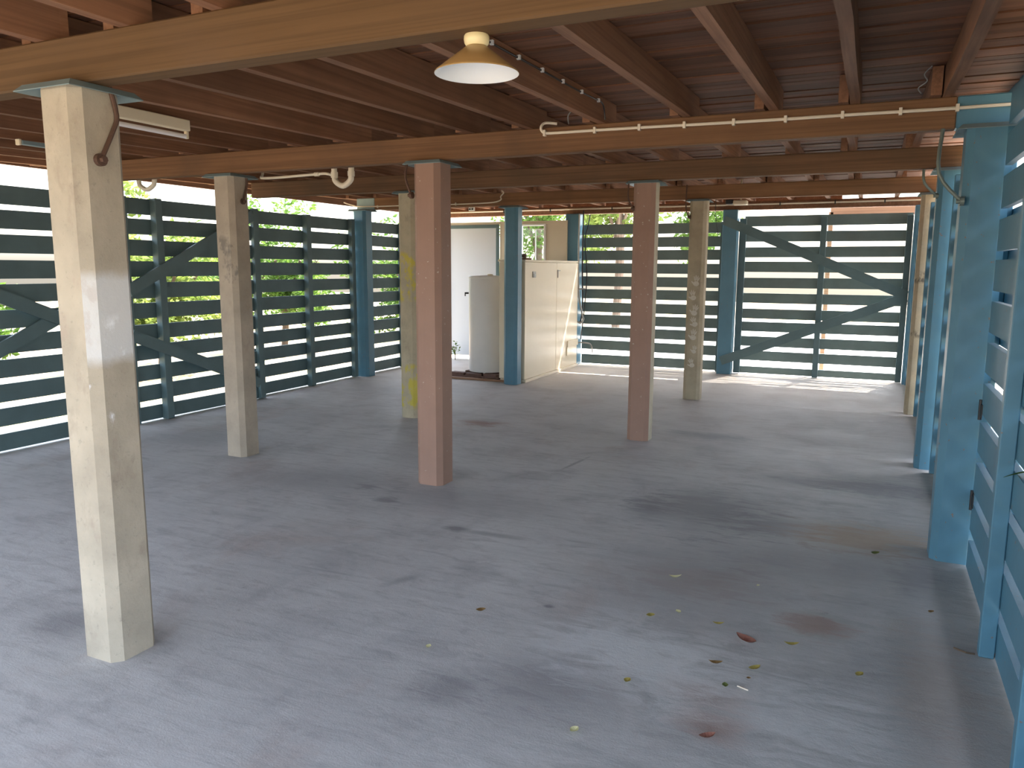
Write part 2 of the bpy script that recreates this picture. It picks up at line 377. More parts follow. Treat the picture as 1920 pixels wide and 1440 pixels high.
# ---------------------------------------------------------------- bearers and joists
bl = ['weathered ochre-brown timber beam nearest the camera, carrying the cone-shaded lamp',
      'long brown timber beam with white conduit on its face and a blue-painted right end',
      'dark brown timber beam just behind the beam with the white conduit',
      'brown timber beam above the water heater, with a pale blue painted left end',
      'dark timber beam along the top of the back slatted wall']
for i, y in enumerate(ROW):
    z0, z1 = BB[i], BB[i]+BH
    w = .07 if i else .07
    if i == 4: z0 = 2.315
    x0, x1 = ((-5.2, .85), (-6.08, .85), (-6.08, .85), (-6.45, .85), (-6.6, .85))[i]
    yc = y-.0
    t = thing('timber_beam', (-2.5, yc, z0), bl[i], 'beam')
    if i == 1:
        bm = B(); box(bm, x0, .33, yc-w, yc+.02, z0, z1, .006); obj('beam_shaft', bm, MB['bearer'], t)
        bm = B(); box(bm, .33, x1, yc-w-.001, yc+.021, z0-.001, z1, .006); o = obj('painted_end', bm, MB['blue'], t); o['label'] = 'blue-painted beam end'
    elif i == 3:
        bm = B(); box(bm, -6.16, x1, yc-w, yc+.02, z0, z1, .006); obj('beam_shaft', bm, MB['bearer'], t)
        bm = B(); box(bm, x0, -6.16, yc-w-.001, yc+.021, z0-.001, z1, .006); o = obj('painted_end', bm, MB['galv'], t); o['label'] = 'pale blue painted beam end'
    else:
        bm = B(); box(bm, x0, x1, yc-w, yc+.02, z0, z1, .006); obj('beam_shaft', bm, [MB['beam_near'], MB['bearer'], MB['beam_dark'], MB['bearer'], MB['joist']][i], t)
JX = [.29, -.135, -.54, -1.0, -1.51, -1.97, -2.37, -2.80, -3.31, -3.71, -4.26, -4.75, -5.15, -5.6, -6.05, -6.5]
bays = [(-.95, 1.98, .10), (1.90, 4.72, 0.0), (4.42, 6.70, -.055), (6.42, 9.10, -.105), (8.80, 11.54, -.05)]
bn = ['ahead of the lamp beam', 'between lamp beam and conduit beam', 'between conduit beam and third beam', 'between third and fourth beams', 'in the farthest bay']
ordn = ['first', 'second', 'third', 'fourth', 'fifth', 'sixth', 'seventh', 'eighth', 'ninth', 'tenth', 'eleventh', 'twelfth', 'thirteenth', 'fourteenth', 'fifteenth', 'sixteenth']
for b, (ya, yb, off) in enumerate(bays):
    for k, x in enumerate(JX):
        if b == 0 and (x > -.9 or x < -5): continue
        xc = x+off+random.uniform(-.008, .008); h = .024
        bm = B()
        nseg = 6; ys = [ya+(yb-ya)*i/nseg for i in range(nseg+1)]
        pa = [random.uniform(-.004, .004) for _ in ys]
        for y in [q for q, _ in KN if ya+.02 < q < yb-.02]: ys.append(y); pa.append(0)
        ys, pa = zip(*sorted(zip(ys, pa)))
        rg = []
        for y, p in zip(ys, pa):
            z = jz(y)
            rg.append([bm.verts.new(c) for c in ((xc-h+p, y, z), (xc+h+p, y, z), (xc+h+p, y, z+JD), (xc-h+p, y, z+JD))])
        for r0, r1 in zip(rg, rg[1:]):
            for q in range(4): bm.faces.new((r0[q], r0[(q+1) % 4], r1[(q+1) % 4], r1[q]))
        bm.faces.new(rg[0]); bm.faces.new(rg[-1][::-1])
        o = obj('floor_joist', bm, MB['joist'])
        tag(o, 'brown floor joist %s, %s from the blue right wall' % (bn[b], ordn[k]), 'joist', 'floor joists under the boards')

# ---------------------------------------------------------------- posts
def post_bm(x, y, h, s=.1, ch=.034, z0=0, side_mat=None):
    bm = B(); c = [(-s+ch, -s), (s-ch, -s), (s, -s+ch), (s, s-ch), (s-ch, s), (-s+ch, s), (-s, s-ch), (-s, -s+ch)]
    zs = [z0, h*.25, h*.5, h*.75, h-.012, h]
    rg = []
    for i, z in enumerate(zs):
        k = .97 if i == len(zs)-1 else 1
        rg.append([bm.verts.new((x+a*k, y+b*k, z)) for a, b in c])
    for r0, r1 in zip(rg, rg[1:]):
        for q in range(8):
            f = bm.faces.new((r0[q], r0[(q+1) % 8], r1[(q+1) % 8], r1[q]))
            if side_mat and q in side_mat: f.material_index = 1
    bm.faces.new(rg[0][::-1]); bm.faces.new(rg[-1])
    return bm
def ant_cap(t, x, y, z, s=.15):
    bm = B(); box(bm, x-s+.02, x+s-.02, y-s+.02, y+s-.02, z-.004, z)
    for (ax, ay, bx, by) in ((-1,-1,1,-1), (1,-1,1,1), (1,1,-1,1), (-1,1,-1,-1)):
        i = s-.02
        p = [(x+ax*i, y+ay*i, z), (x+bx*i, y+by*i, z), (x+bx*s, y+by*s, z-.022), (x+ax*s, y+ay*s, z-.022)]
        q = [(a, b, c-.003) for a, b, c in p]
        hexa(bm, q, p)
    obj('ant_cap', bm, MB['galv'], t)
def rod(t, pts, mat, r=.008, face=(0, -1, 0)):
    bm = B(); tube(bm, pts, r, 8, 4); o = obj('tie_down_rod', bm, mat, t, True)
    e = Vector(pts[-1]); f = Vector(face); bm = B(); tube(bm, [e-f*.012, e+f*.006], .022, 14)
    tube(bm, [e+f*.006, e+f*.022], .012, 6)
    obj('bolt', bm, mat, o)
posts = [
 # name, x, y, half, top row, material, label
 ('A', -2.60, 1.95, .100, 0, 'post_a', 'pale concrete post nearest the camera with a patch of white paint on its right face'),
 ('B', -4.51, 4.60, .100, 1, 'post_b', 'grey concrete post with a dark smear, behind and right of the nearest pale post'),
 ('C', -2.70, 4.57, .100, 1, 'brown', 'pinkish-brown painted post, nearer of the two brown posts, left of the picture centre'),
 ('D', -1.775, 6.56, .095, 2, 'brown', 'brown painted post with a bare cream right face, farther of the two brown posts'),
 ('E', -4.13, 6.56, .095, 2, 'post_e', 'thin-looking concrete post streaked with yellow paint, half hidden behind the brown post'),
 ('F', -1.80, 8.92, .095, 3, 'post_f', 'concrete post covered in white handprints, in front of the back slats'),
 ('G', .505, 9.00, .095, 3, 'post_g', 'cream concrete post with dark scuffs beside the right end of the braced gate'),
 ('H', .495, 6.56, .100, 2, 'blue', 'blue painted post in the right-hand row, second from the camera'),
 ('I', .475, 4.50, .100, 1, 'blue', 'large blue painted chamfered post at right under the blue beam end'),
 ('J', -4.155, 9.02, .095, 3, 'blue', 'blue painted post between the white water heater and the cream cabinet'),
 ('K', -4.20, 11.38, .11, 4, 'blue', 'blue post against the back wall with cables running down its right side'),
 ('L', -6.30, 8.80, .10, 3, 'blue', 'blue post in the far left slatted wall under the pale blue beam end'),
 ('M', -1.84, 11.34, .10, 4, 'blue', 'blue post at the left edge of the braced back gate'),
 ('N', .56, 11.36, .10, 4, 'blue', 'dark blue post in the far right corner where the back gate closes'),
]
P = {}
for (k, x, y, s, row, mt, lb) in posts:
    top = BB[row] if row < 4 else 2.315
    cap = row < 4
    t = thing('timber_post' if mt == 'blue' and k in 'KMN' else 'concrete_post', (x, y, 0), lb, 'post'); P[k] = t
    h = top-.006 if cap else top
    mats = [MB[mt]]; sm = None
    if k == 'D': mats = [MB['brown'], MB['cream_conc']]; sm = (2, 3)
    obj('post_shaft', post_bm(x, y, h, s, .034 if k not in 'KMN' else .008, 0, sm), mats, t)
    if cap: ant_cap(t, x, y, top-.001, .145 if k not in 'EFG' else .13)
f = P['A']
rod(P['A'], [(-2.49, 1.985, 2.125), (-2.488, 2.005, 2.03), (-2.49, 1.99, 1.98), (-2.488, 1.93, 1.868)], MB['steel'], .0085, (1, 0, 0))
rod(P['B'], [(-4.40, 4.65, 2.18), (-4.40, 4.655, 2.12), (-4.40, 4.61, 1.99)], MB['steel'], .009, (1, 0, 0))
rod(P['C'], [(-2.83, 4.46, 2.17), (-2.83, 4.44, 2.08), (-2.80, 4.46, 1.97)], MB['steel'], .008, (-1, 0, 0))
rod(P['I'], [(.272, 4.43, 2.18), (.268, 4.39, 1.965), (.375, 4.40, 1.83)], MB['steel_grey'], .009, (-1, 0, 0))
rod(P['H'], [(.297, 6.50, 2.22), (.31, 6.48, 2.12), (.395, 6.5, 2.03)], MB['steel_grey'], .009, (-1, 0, 0))
rod(P['D'], [(-1.90, 6.45, 2.22), (-1.90, 6.44, 2.08), (-1.868, 6.50, 2.0)], MB['steel'], .007, (-1, 0, 0))
rod(P['F'], [(-1.93, 8.81, 2.42), (-1.93, 8.81, 2.16), (-1.893, 8.84, 2.07)], MB['steel'], .007, (-1, 0, 0))
# white handprints on the scuffed post
def handprint(x, z, sc, rot, y):
    bm = B()
    def blob(cx_, cz_, rx, rz, a=0, n=10):
        c0 = bm.verts.new((cx_, y-.0016, cz_)); vs = []
        for i in range(n):
            th = 2*math.pi*i/n; px, pz = rx*math.cos(th), rz*math.sin(th)
            vs.append(bm.verts.new((cx_+px*math.cos(a)-pz*math.sin(a), y-.0012, cz_+px*math.sin(a)+pz*math.cos(a))))
        for i in range(n): bm.faces.new((c0, vs[i], vs[(i+1) % n]))
    blob(.002, .0, .030, .025)
    for i, a in enumerate((-.42, -.15, .12, .38)):
        L_ = (.050, .058, .056, .046)[i]; blob(math.sin(a)*L_, math.cos(a)*L_, .0058, .026, -a)
    blob(-.034, .006, .007, .018, .9)
    bmesh.ops.scale(bm, vec=(sc, 1, sc), verts=bm.verts)
    bmesh.ops.rotate(bm, matrix=Matrix.Rotation(rot, 3, 'Y'), verts=bm.verts, cent=(0, y, 0))
    bmesh.ops.translate(bm, verts=bm.verts, vec=(x, 0, z))
    return bm
for (x, z, s_, r_) in ((-1.79, 1.33, 1.15, .15), (-1.815, 1.17, 1.1, -.1), (-1.80, 1.0, 1.2, .3), (-1.785, .87, 1.1, -.3), (-1.80, .72, 1.2, .15), (-1.785, .56, .9, .25), (-1.80, .40, 1.0, -.2)):
    o = obj('handprint', handprint(x, z, s_, r_, 8.8248), MB['white_paint'], P['F']); o['label'] = 'white painted handprint'

# ---------------------------------------------------------------- slatted walls
TOPS = [.148, .352, .555, .75, .945, 1.148, 1.345, 1.54, 1.737, 1.935, 2.125]
def slats(axis, c, a, b, th=.02, z_from=0, dz=0, jit=.006, tops=TOPS, hh=.147, first=.012):
    bm = B()
    for i, tz in enumerate(tops):
        j0 = random.uniform(-jit, jit); j1 = random.uniform(-jit, jit); z0 = max(first, tz-hh+random.uniform(-.003, .003))
        def e(u, z): return z+(j0*(1-u)+j1*u)+dz
        n = max(2, int(abs(b-a)/.5)); last = None
        for q in range(n):
            u0, u1 = q/n, (q+1)/n
            w0 = a+(b-a)*u0; w1 = a+(b-a)*u1
            if axis == 'y':
                r0 = [(c-th/2, w0), (c+th/2, w0)]; r1 = [(c-th/2, w1), (c+th/2, w1)]
            else:
                r0 = [(w0, c-th/2), (w0, c+th/2)]; r1 = [(w1, c-th/2), (w1, c+th/2)]
            bot = [(*r0[0], e(u0, z0)), (*r1[0], e(u1, z0)), (*r1[1], e(u1, z0)), (*r0[1], e(u0, z0))]
            top = [(*r0[0], e(u0, tz)), (*r1[0], e(u1, tz)), (*r1[1], e(u1, tz)), (*r0[1], e(u0, tz))]
            if i == 0: bot = [(p[0], p[1], max(.004, p[2])) for p in bot]
            hexa(bm, bot, top)
    bmesh.ops.remove_doubles(bm, verts=bm.verts, dist=.0005)
    return bm
def stile(t, x0, x1, y0, y1, z0=.006, z1=2.13, name='stile', mat='slat'):
    bm = B(); box(bm, x0, x1, y0, y1, z0, z1, .004); return obj(name, bm, MB[mat], t)
def hinge(t, x, y, z, ax='y'):
    bm = B(); tube(bm, [(x, y, z-.05), (x, y, z+.05)], .009, 8); box(bm, x-.003, x+.003, y-.05, y+.05, z-.03, z+.03); obj('hinge', bm, MB['dark'], t)
# left wall: two braced gate leaves, then two fixed panels
t = thing('slatted_gate', (-6.27, 3.6, 0), 'blue slatted gate leaf with crossing braces at far left, behind the nearest post', 'gate')
obj('slat_panel', slats('y', -6.28, 2.05, 4.93), MB['slat'], t)
stile(t, -6.268, -6.22, 2.05, 2.12); stile(t, -6.268, -6.22, 4.85, 4.93)
for p0, p1 in (((-6.215, 2.1, 1.98), (-6.215, 4.50, .98)), ((-6.240, 2.1, .05), (-6.240, 4.45, 1.12))):
    bm = B(); bar(bm, p0, p1, .022, .10, (1, 0, 0)); 
    bm.free(); bm = B()
    d = (Vector(p1)-Vector(p0)).normalized(); u = Vector((1, 0, 0)).cross(d).normalized()*.055; s = Vector((.011, 0, 0))
    hexa(bm, [Vector(p0)-u-s, Vector(p0)-u+s, Vector(p0)+u+s, Vector(p0)+u-s], [Vector(p1)-u-s, Vector(p1)-u+s, Vector(p1)+u+s, Vector(p1)+u-s])
    obj('brace', bm, MB['slat'], t)
def brace(t, p0, p1, axis, w=.055, th=.011, mat='slat'):
    bm = B(); p0, p1 = Vector(p0), Vector(p1); d = (p1-p0).normalized()
    n = Vector((1, 0, 0)) if axis == 'y' else Vector((0, 1, 0))
    u = n.cross(d).normalized()*w; s = n*th
    hexa(bm, [p0-u-s, p0-u+s, p0+u+s, p0+u-s], [p1-u-s, p1-u+s, p1+u+s, p1+u-s])
    return obj('brace', bm, MB[mat], t)
t = thing('slatted_gate', (-6.27, 5.8, 0), 'blue braced gate leaf between the nearest post and the dark-smeared post', 'gate')
obj('slat_panel', slats('y', -6.28, 4.99, 6.74), MB['slat'], t)
stile(t, -6.268, -6.225, 4.99, 5.06); stile(t, -6.268, -6.19, 5.34, 5.42); stile(t, -6.268, -6.225, 6.66, 6.74)
brace(t, (-6.178, 4.98, 1.27), (-6.178, 6.60, 2.05), 'y'); brace(t, (-6.178, 4.98, .86), (-6.178, 6.60, .20), 'y')
t = thing('slatted_screen', (-6.39, 7.7, 0), 'fixed blue slatted wall panel right of the dark-smeared post', 'wall panel')
obj('slat_panel', slats('y', -6.40, 6.76, 8.66), MB['slat'], t)
stile(t, -6.388, -6.32, 6.78, 6.85, name='stud'); stile(t, -6.388, -6.31, 7.66, 7.74, name='stud'); stile(t, -6.388, -6.32, 8.58, 8.65, name='stud')
t = thing('slatted_screen', (-6.39, 9.4, 0), 'narrow blue slatted wall panel between the left blue post and the yellow-streaked post', 'wall panel')
obj('slat_panel', slats('y', -6.40, 8.92, 9.86), MB['slat'], t)
stile(t, -6.388, -6.32, 9.78, 9.86, name='stud')
# back wall: fixed slats and the braced gate
t = thing('slatted_screen', (-3.0, 11.45, 0), 'blue slatted back wall panel between the cable-hung post and the braced gate', 'wall panel')
obj('slat_panel', slats('x', 11.47, -4.08, -1.95, tops=[z+.03 if z > .2 else z+.008 for z in TOPS]), MB['slat_back'], t)
stile(t, -3.02, -2.95, 11.40, 11.455, .006, 2.16, 'stud'); stile(t, -1.99, -1.95, 11.40, 11.455, .006, 2.16, 'stud')
t = thing('slatted_gate', (-.6, 11.45, 0), 'wide blue slatted gate with two diagonal braces in the back wall', 'gate')
GT = [.114, .342, .549, .756, .943, 1.166, 1.379, 1.60, 1.81, 2.02, 2.238]
obj('slat_panel', slats('x', 11.47, -1.67, .45, tops=[z-.005 for z in GT], hh=.142), MB['slat_back'], t)
stile(t, -.66, -.585, 11.39, 11.456, .006, 2.20, 'stile'); stile(t, -1.735, -1.64, 11.42, 11.456, .006, 2.2, 'stile'); stile(t, .38, .455, 11.40, 11.456, .006, 2.2, 'stile')
brace(t, (-1.92, 11.225, 2.17), (.44, 11.376, 1.16), 'x', .062); brace(t, (-1.88, 11.225, .19), (.44, 11.376, 1.14), 'x', .062)
# right wall
rl = ['near right blue slatted wall with tall upright studs', 'blue slatted panel of the right wall between the two blue posts', 'blue right wall slats between the second blue post and the cream scuffed post', 'far end of the right slatted wall beside the back corner']
for i, (a, b) in enumerate(((.6, 4.35), (4.68, 6.38), (6.74, 8.84), (9.18, 11.22))):
    t = thing('slatted_screen', (.6, (a+b)/2, 0), rl[i], 'wall panel')
    obj('slat_panel', slats('y', .551, a, b, .03, tops=[z+.002 for z in TOPS]+[2.318]), MB['blue'], t)
    if i == 0:
        for yy in (.9, 1.75, 2.52, 3.32): stile(t, .480, .535, yy, yy+.05, .004, 2.16, 'stud', 'blue')
        hinge(t, .533, 4.345, .82); hinge(t, .533, 4.345, .36)
    else:
        stile(t, .49, .535, a, a+.05, .004, 2.16, 'stud', 'blue'); stile(t, .49, .535, b-.05, b, .004, 2.16, 'stud', 'blue')

t = thing('slatted_gate', (.66, 3.3, 0), 'blue slatted leaf folded back outside the near right slats, showing through their gaps', 'gate')
obj('slat_panel', slats('y', .665, 2.2, 4.9, .03, tops=[z+.085 for z in TOPS], hh=.135), MB['blue'], t)
for yy in (2.25, 3.0, 3.92, 4.82): stile(t, .595, .649, yy, yy+.06, .03, 2.2, 'stud', 'blue')

# ---------------------------------------------------------------- cream wall, door panel, window
t = thing('sheet_wall', (-5.5, 11.25, 0), 'cream sheet wall at the back left with a blue-framed white panel and a small window', 'wall')
W = 11.25
bm = B(); box(bm, -6.38, -5.35, W, W+.04, 2.175, 2.22); box(bm, -5.415, -5.06, W, W+.04, .03, 2.175)
box(bm, -5.35, -4.27, W, W+.04, 2.176, 2.22); box(bm, -4.62, -4.27, W, W+.04, .03, 2.175); box(bm, -5.059, -4.62, W, W+.04, .03, 1.3)
obj('wall_sheet', bm, MB['creamwall'], t)
bm = B(); box(bm, -6.32, -5.475, W-.005, W+.02, .055, 2.12); pn = obj('door_panel', bm, MB['white_panel'], t); pn['label'] = 'white door panel'
bm = B(); box(bm, -6.38, -5.42, W-.025, W-.006, 2.12, 2.175, .003); box(bm, -5.475, -5.42, W-.025, W-.006, .055, 2.119, .003); box(bm, -6.38, -6.325, W-.025, W-.006, .055, 2.119, .003)
obj('door_frame', bm, MB['slat'], pn)
t2 = t
# window occupies the opening x -5.0..-4.72 ; the sheet above is cut for it
t = thing('window_unit', (-4.84, W, 1.3), 'small white-framed window above the cream cabinet, bright with leaves outside', 'window')
bm = B()
for (a, b, c_, d) in ((-5.06, -5.03, 1.3, 2.17), (-4.65, -4.62, 1.3, 2.17), (-5.03, -4.65, 2.145, 2.17), (-5.03, -4.65, 1.3, 1.33)): box(bm, a, b, W-.03, W+.045, c_, d, .003)
obj('window_frame', bm, MB['white_enamel'], t)
bm = B(); box(bm, -4.81, -4.797, W+.0, W+.02, 1.33, 2.10); box(bm, -4.797, -4.65, W+.0, W+.02, 2.085, 2.10); obj('mullion', bm, MB['white_enamel'], t)
bm = B(); box(bm, -5.03, -4.65, W+.021, W+.025, 1.33, 2.144); obj('window_pane', bm, MB['glass'], t)

# ---------------------------------------------------------------- water heater on bricks
t = thing('water_heater', (-4.78, 9.55, .07), 'white cylindrical water heater standing on bricks left of the blue post', 'water heater')
bm = B(); lathe(bm, [(.20, .07), (.255, .075), (.26, .09), (.26, 1.35), (.256, 1.368), (.235, 1.374)], (-4.78, 9.55, 0), 56); obj('tank', bm, MB['heater'], t, True)
bm = B(); lathe(bm, [(.262, 1.352), (.264, 1.356), (.264, 1.372), (.255, 1.382), (.06, 1.392)], (-4.78, 9.55, 0), 56); obj('lid', bm, MB['heater'], t, True)
bm = B(); lathe(bm, [(.04, 1.392), (.04, 1.405), (.02, 1.41)], (-4.72, 9.50, 0), 16); obj('lid_cap', bm, MB['cabinet'], t, True)
bm = B(); tube(bm, [(-5.0, 9.40, 1.15), (-5.045, 9.37, 1.15)], .012, 10); tube(bm, [(-5.04, 9.375, 1.16), (-5.04, 9.375, 1.11)], .008, 8); obj('valve', bm, MB['dark'], t, True)
k = 0
for (x, y) in ((-5.10, 9.30), (-4.85, 9.28), (-4.60, 9.31), (-4.98, 9.52), (-4.58, 9.54), (-4.78, 9.74)):
    bm = B(); box(bm, -.115, .115, -.055, .055, 0, .066, .006); bmesh.ops.rotate(bm, matrix=Matrix.Rotation(random.uniform(-.25, .25), 3, 'Z'), verts=bm.verts, cent=(0, 0, 0))
    bmesh.ops.translate(bm, verts=bm.verts, vec=(x, y, .001))
    tag(obj('brick', bm, MB['brick']), 'dark brown brick under the water heater, ' + ('front left', 'front middle', 'front right', 'left side', 'right side', 'at the back')[k], 'brick', 'bricks under the water heater'); k += 1
bm = B(); box(bm, -5.15, -4.28, 9.08, 9.16, 0, .022, .003); tag(obj('timber_plank', bm, MB['pale_timber']), 'thin reddish timber plank lying on the floor in front of the water heater', 'plank')
bm = B()
pts = [(-5.0+.55*u+.0, 9.195+.018*math.sin(u*14), .020+.012*abs(math.sin(u*9))) for u in [i/24 for i in range(25)]]
tube(bm, pts, .011, 8); tag(obj('coiled_hose', bm, MB['brick'], smooth=True), 'dark brown hose lying along the bricks at the foot of the water heater', 'hose')

# ---------------------------------------------------------------- cream cabinet
CX, Y0, Y1 = -4.05, 9.16, 11.16
t = thing('steel_cabinet', (-4.25, 10.1, .03), 'large cream steel cabinet standing along the back between two blue posts, sunlight streaking its front', 'cabinet')
bm = B(); box(bm, -4.42, CX-.012, Y0+.006, Y1-.006, .04, 1.575, .004); obj('cabinet_body', bm, MB['cabinet'], t)
bm = B(); box(bm, -4.44, CX+.004, Y0, Y1, 1.576, 1.602, .004); obj('cabinet_top', bm, MB['cabinet'], t)
bm = B(); box(bm, -4.40, CX+.02, Y0, Y1, .001, .038, .003); obj('plinth', bm, MB['cabinet'], t)
d1 = B(); box(d1, CX-.011, CX, Y0+.004, 10.275, .042, 1.57, .002); dr = obj('door', d1, MB['cabinet'], t)
bm = B(); box(bm, CX+.0005, CX+.012, 9.40, 9.50, 1.37, 1.45, .002); o = obj('latch', bm, MB['copper'], dr)
bm = B(); box(bm, CX+.0125, CX+.017, 9.43, 9.475, 1.375, 1.42, .001); obj('latch_plate', bm, MB['white_enamel'], dr)
d2 = B(); box(d2, CX-.011, CX, 10.282, Y1-.004, .042, 1.57, .002); dr = obj('door', d2, MB['cabinet'], t)
bm = B(); box(bm, CX+.0005, CX+.012, 10.30, 10.312, 1.36, 1.47, .001); box(bm, CX+.0005, CX+.009, 10.312, 10.40, 1.455, 1.465, .001); obj('latch', bm, MB['copper'], dr)
bm = B(); box(bm, CX+.0005, CX+.02, 10.72, 11.155, .33, .42, .002); box(bm, CX+.0005, CX+.016, 10.70, 10.94, .20, .33, .002); o = obj('hasp_plate', bm, MB['cabinet'], t)
# bits on top of the cabinet
bm = B(); box(bm, -4.12, -4.06, 9.20, 9.40, 1.603, 1.625, .004); tag(obj('timber_offcut', bm, MB['joist']), 'small brown timber offcut lying on top of the cream cabinet', 'offcut')
bm = B(); lathe(bm, [(.025, 0), (.032, .005), (.03, .045), (.022, .05)], (-4.10, 9.24, 1.626), 14); tag(obj('pipe_fitting', bm, MB['steel'], smooth=True), 'small rusty pipe fitting standing on the cabinet beside the blue post', 'fitting')

# ---------------------------------------------------------------- pipes and cables beside the cabinet
def cable(name, pts, r, mat, label, cat='cable', clips=None, clipmat='conduit', smooth_n=5):
    bm = B(); tube(bm, pts, r, 8, smooth_n)
    if clips:
        t = thing(name, pts[0], label, cat); obj(name.split('_')[-1]+'_run', bm, MB[mat], t, True)
        for c in clips: 
            bm = B(); box(bm, *c, .0015); obj('clip', bm, MB[clipmat], t)
        return t
    o = obj(name, bm, MB[mat], smooth=True); return tag(o, label, cat)
cable('black_cable', [(-4.03, 11.30, 2.36), (-4.025, 11.28, 2.0), (-4.03, 11.29, 1.5), (-4.01, 11.27, 1.0), (-4.03, 11.28, .72), (-4.035, 11.22, .66)], .012, 'black', 'black cable hanging down the back blue post to the cream cabinet')
cable('black_cable', [(-3.95, 11.38, 2.30), (-3.97, 11.33, 2.10), (-4.0, 11.31, 1.9), (-3.965, 11.32, 1.4), (-3.99, 11.31, .9), (-4.03, 11.27, .4)], .009, 'black', 'thin black cable crossing in front of the slats beside the back blue post')
cable('grey_pipe', [(-4.075, 11.24, 2.30), (-4.07, 11.24, 1.2), (-4.0, 11.24, .8), (-3.98, 11.24, .72), (-4.02, 11.22, .66), (-4.08, 11.185, .70)], .014, 'copper', 'silvery pipe bending into the right end of the cream cabinet', 'pipe')
cable('water_pipe', [(-4.10, 11.19, 1.17), (-4.03, 11.24, 1.18), (-3.97, 11.27, 1.18)], .011, 'copper', 'short silvery pipe stub beside the cream cabinet at half height', 'pipe')
cable('water_pipe', [(-4.03, 11.17, .36), (-3.93, 11.2, .36), (-3.86, 11.26, .33), (-3.84, 11.3, .20)], .010, 'copper', 'bent pipe and tap beside the bottom of the cream cabinet', 'pipe')

# ---------------------------------------------------------------- conduit runs
yb = ROW[1]-.07-.012
cl = [(x-.008, x+.008, yb-.012, yb+.012, z-.018, z+.018) for x, z in ((-1.86, 2.309), (-1.54, 2.305), (-1.27, 2.303), (-1.01, 2.298), (-.74, 2.294), (-.47, 2.290), (-.19, 2.292), (.08, 2.288), (.33, 2.286), (.58, 2.286))]
cable('wall_conduit', [(-1.80, yb+.05, 2.368), (-1.865, yb+.02, 2.372), (-1.885, yb, 2.345), (-1.87, yb, 2.315), (-1.82, yb, 2.307), (-1.54, yb, 2.305), (-1.2, yb, 2.301), (-.9, yb, 2.296), (-.47, yb, 2.291), (-.07, yb, 2.289), (.33, yb, 2.285), (.80, yb, 2.287)], .0085, 'conduit', 'cream conduit clipped along the long beam to the blue-painted end', 'conduit', cl)
cable('grey_wire', [(-1.72, yb+.04, 2.36), (-1.71, yb+.0, 2.40), (-1.66, yb-.04, 2.425), (-1.58, yb-.10, 2.44)], .004, 'copper', 'short loose grey wire poking out above the beam near the conduit bend', 'wire')
y3 = ROW[3]-.07-.01
cable('wall_conduit', [(-4.25, y3, 2.45), (-4.22, y3, 2.42), (-4.26, y3, 2.375), (-4.26, y3, 2.335), (-4.36, y3, 2.308), (-4.6, y3, 2.302), (-5.0, y3, 2.30), (-5.6, y3, 2.305), (-6.35, y3, 2.31), (-6.5, y3, 2.33), (-6.62, y3-.05, 2.37)], .008, 'conduit', 'cream conduit curving down onto the fourth beam above the water heater', 'conduit',
      [(x-.007, x+.007, y3-.012, y3+.01, 2.285, 2.32) for x in (-4.9, -5.5, -6.1)])
y4 = ROW[4]-.07-.014
cable('wall_conduit', [(-6.4, y4, 2.392), (-4.3, y4, 2.392), (-2.0, y4, 2.388), (.8, y4, 2.386)], .012, 'conduit', 'long cream pipe running along the top beam of the back wall', 'pipe',
      [(x-.008, x+.008, y4-.016, y4+.014, 2.36, 2.41) for x in (-5.4, -4.6, -3.6, -2.9, -1.2, -.5, .1)], 'dark')
# black cable with white clips running along a joist by the lamp
cp = [(-1.479, 2.95, 2.41), (-1.479, 3.4, 2.42), (-1.479, 3.95, 2.43), (-1.479, 4.25, 2.44), (-1.479, 4.42, 2.445), (-1.479, 4.47, 2.41), (-1.479, 4.485, 2.36)]
cable('black_cable', cp, .005, 'black', 'thin black cable with small white clips along the joist right of the lamp', 'cable',
      [(-1.484, -1.466, y-.007, y+.007, z-.010, z+.010) for y, z in ((2.98, 2.411), (3.25, 2.417), (3.52, 2.423), (3.79, 2.429), (4.07, 2.434), (4.35, 2.443))], 'white_enamel', 4)
# fuzzy wire by the right-hand joist
cable('twisted_wire', [(.20, 4.38, 2.47), (.17, 4.40, 2.44), (.185, 4.42, 2.41), (.15, 4.44, 2.385), (.165, 4.45, 2.36)], .003, 'copper', 'scrap of twisted silvery wire hanging beside the rightmost joist above the conduit beam', 'wire')

# ---------------------------------------------------------------- lamp
lx, ly, lz = -1.01, 1.95, BB[0]
t = thing('pendant_lamp', (lx, ly, lz), 'cone-shaded ochre lamp with a cream holder fixed under the nearest beam', 'lamp')
bm = B(); lathe(bm, [(.020, -.030), (.028, -.029), (.033, -.022), (.035, -.012), (.0345, -.004), (.032, 0.0)], (lx, ly, lz), 32); obj('lamp_holder', bm, MB['cream_plastic'], t, True)
bm = B(); a0 = lz-.029; zr = lz-.098
lathe(bm, [(.026, a0-lz), (.030, a0-lz-.002), (.113, zr-lz+.003), (.115, zr-lz), (.115, zr-lz-.002)], (lx, ly, lz), 48, cap=False); sh = obj('lamp_shade', bm, MB['shade_out'], t, True)
bm = B(); lathe(bm, [(.024, a0-lz-.001), (.028, a0-lz-.004), (.111, zr-lz+.0005), (.115, zr-lz-.002)], (lx, ly, lz), 48, cap=False); o = obj('shade_lining', bm, MB['white_enamel'], sh, True); o['label'] = 'white inner face'
bm = B(); lathe(bm, [(.020, -.031), (.020, -.052), (.012, -.056)], (lx, ly, lz), 20); obj('bulb_socket', bm, MB['steel'], t, True)

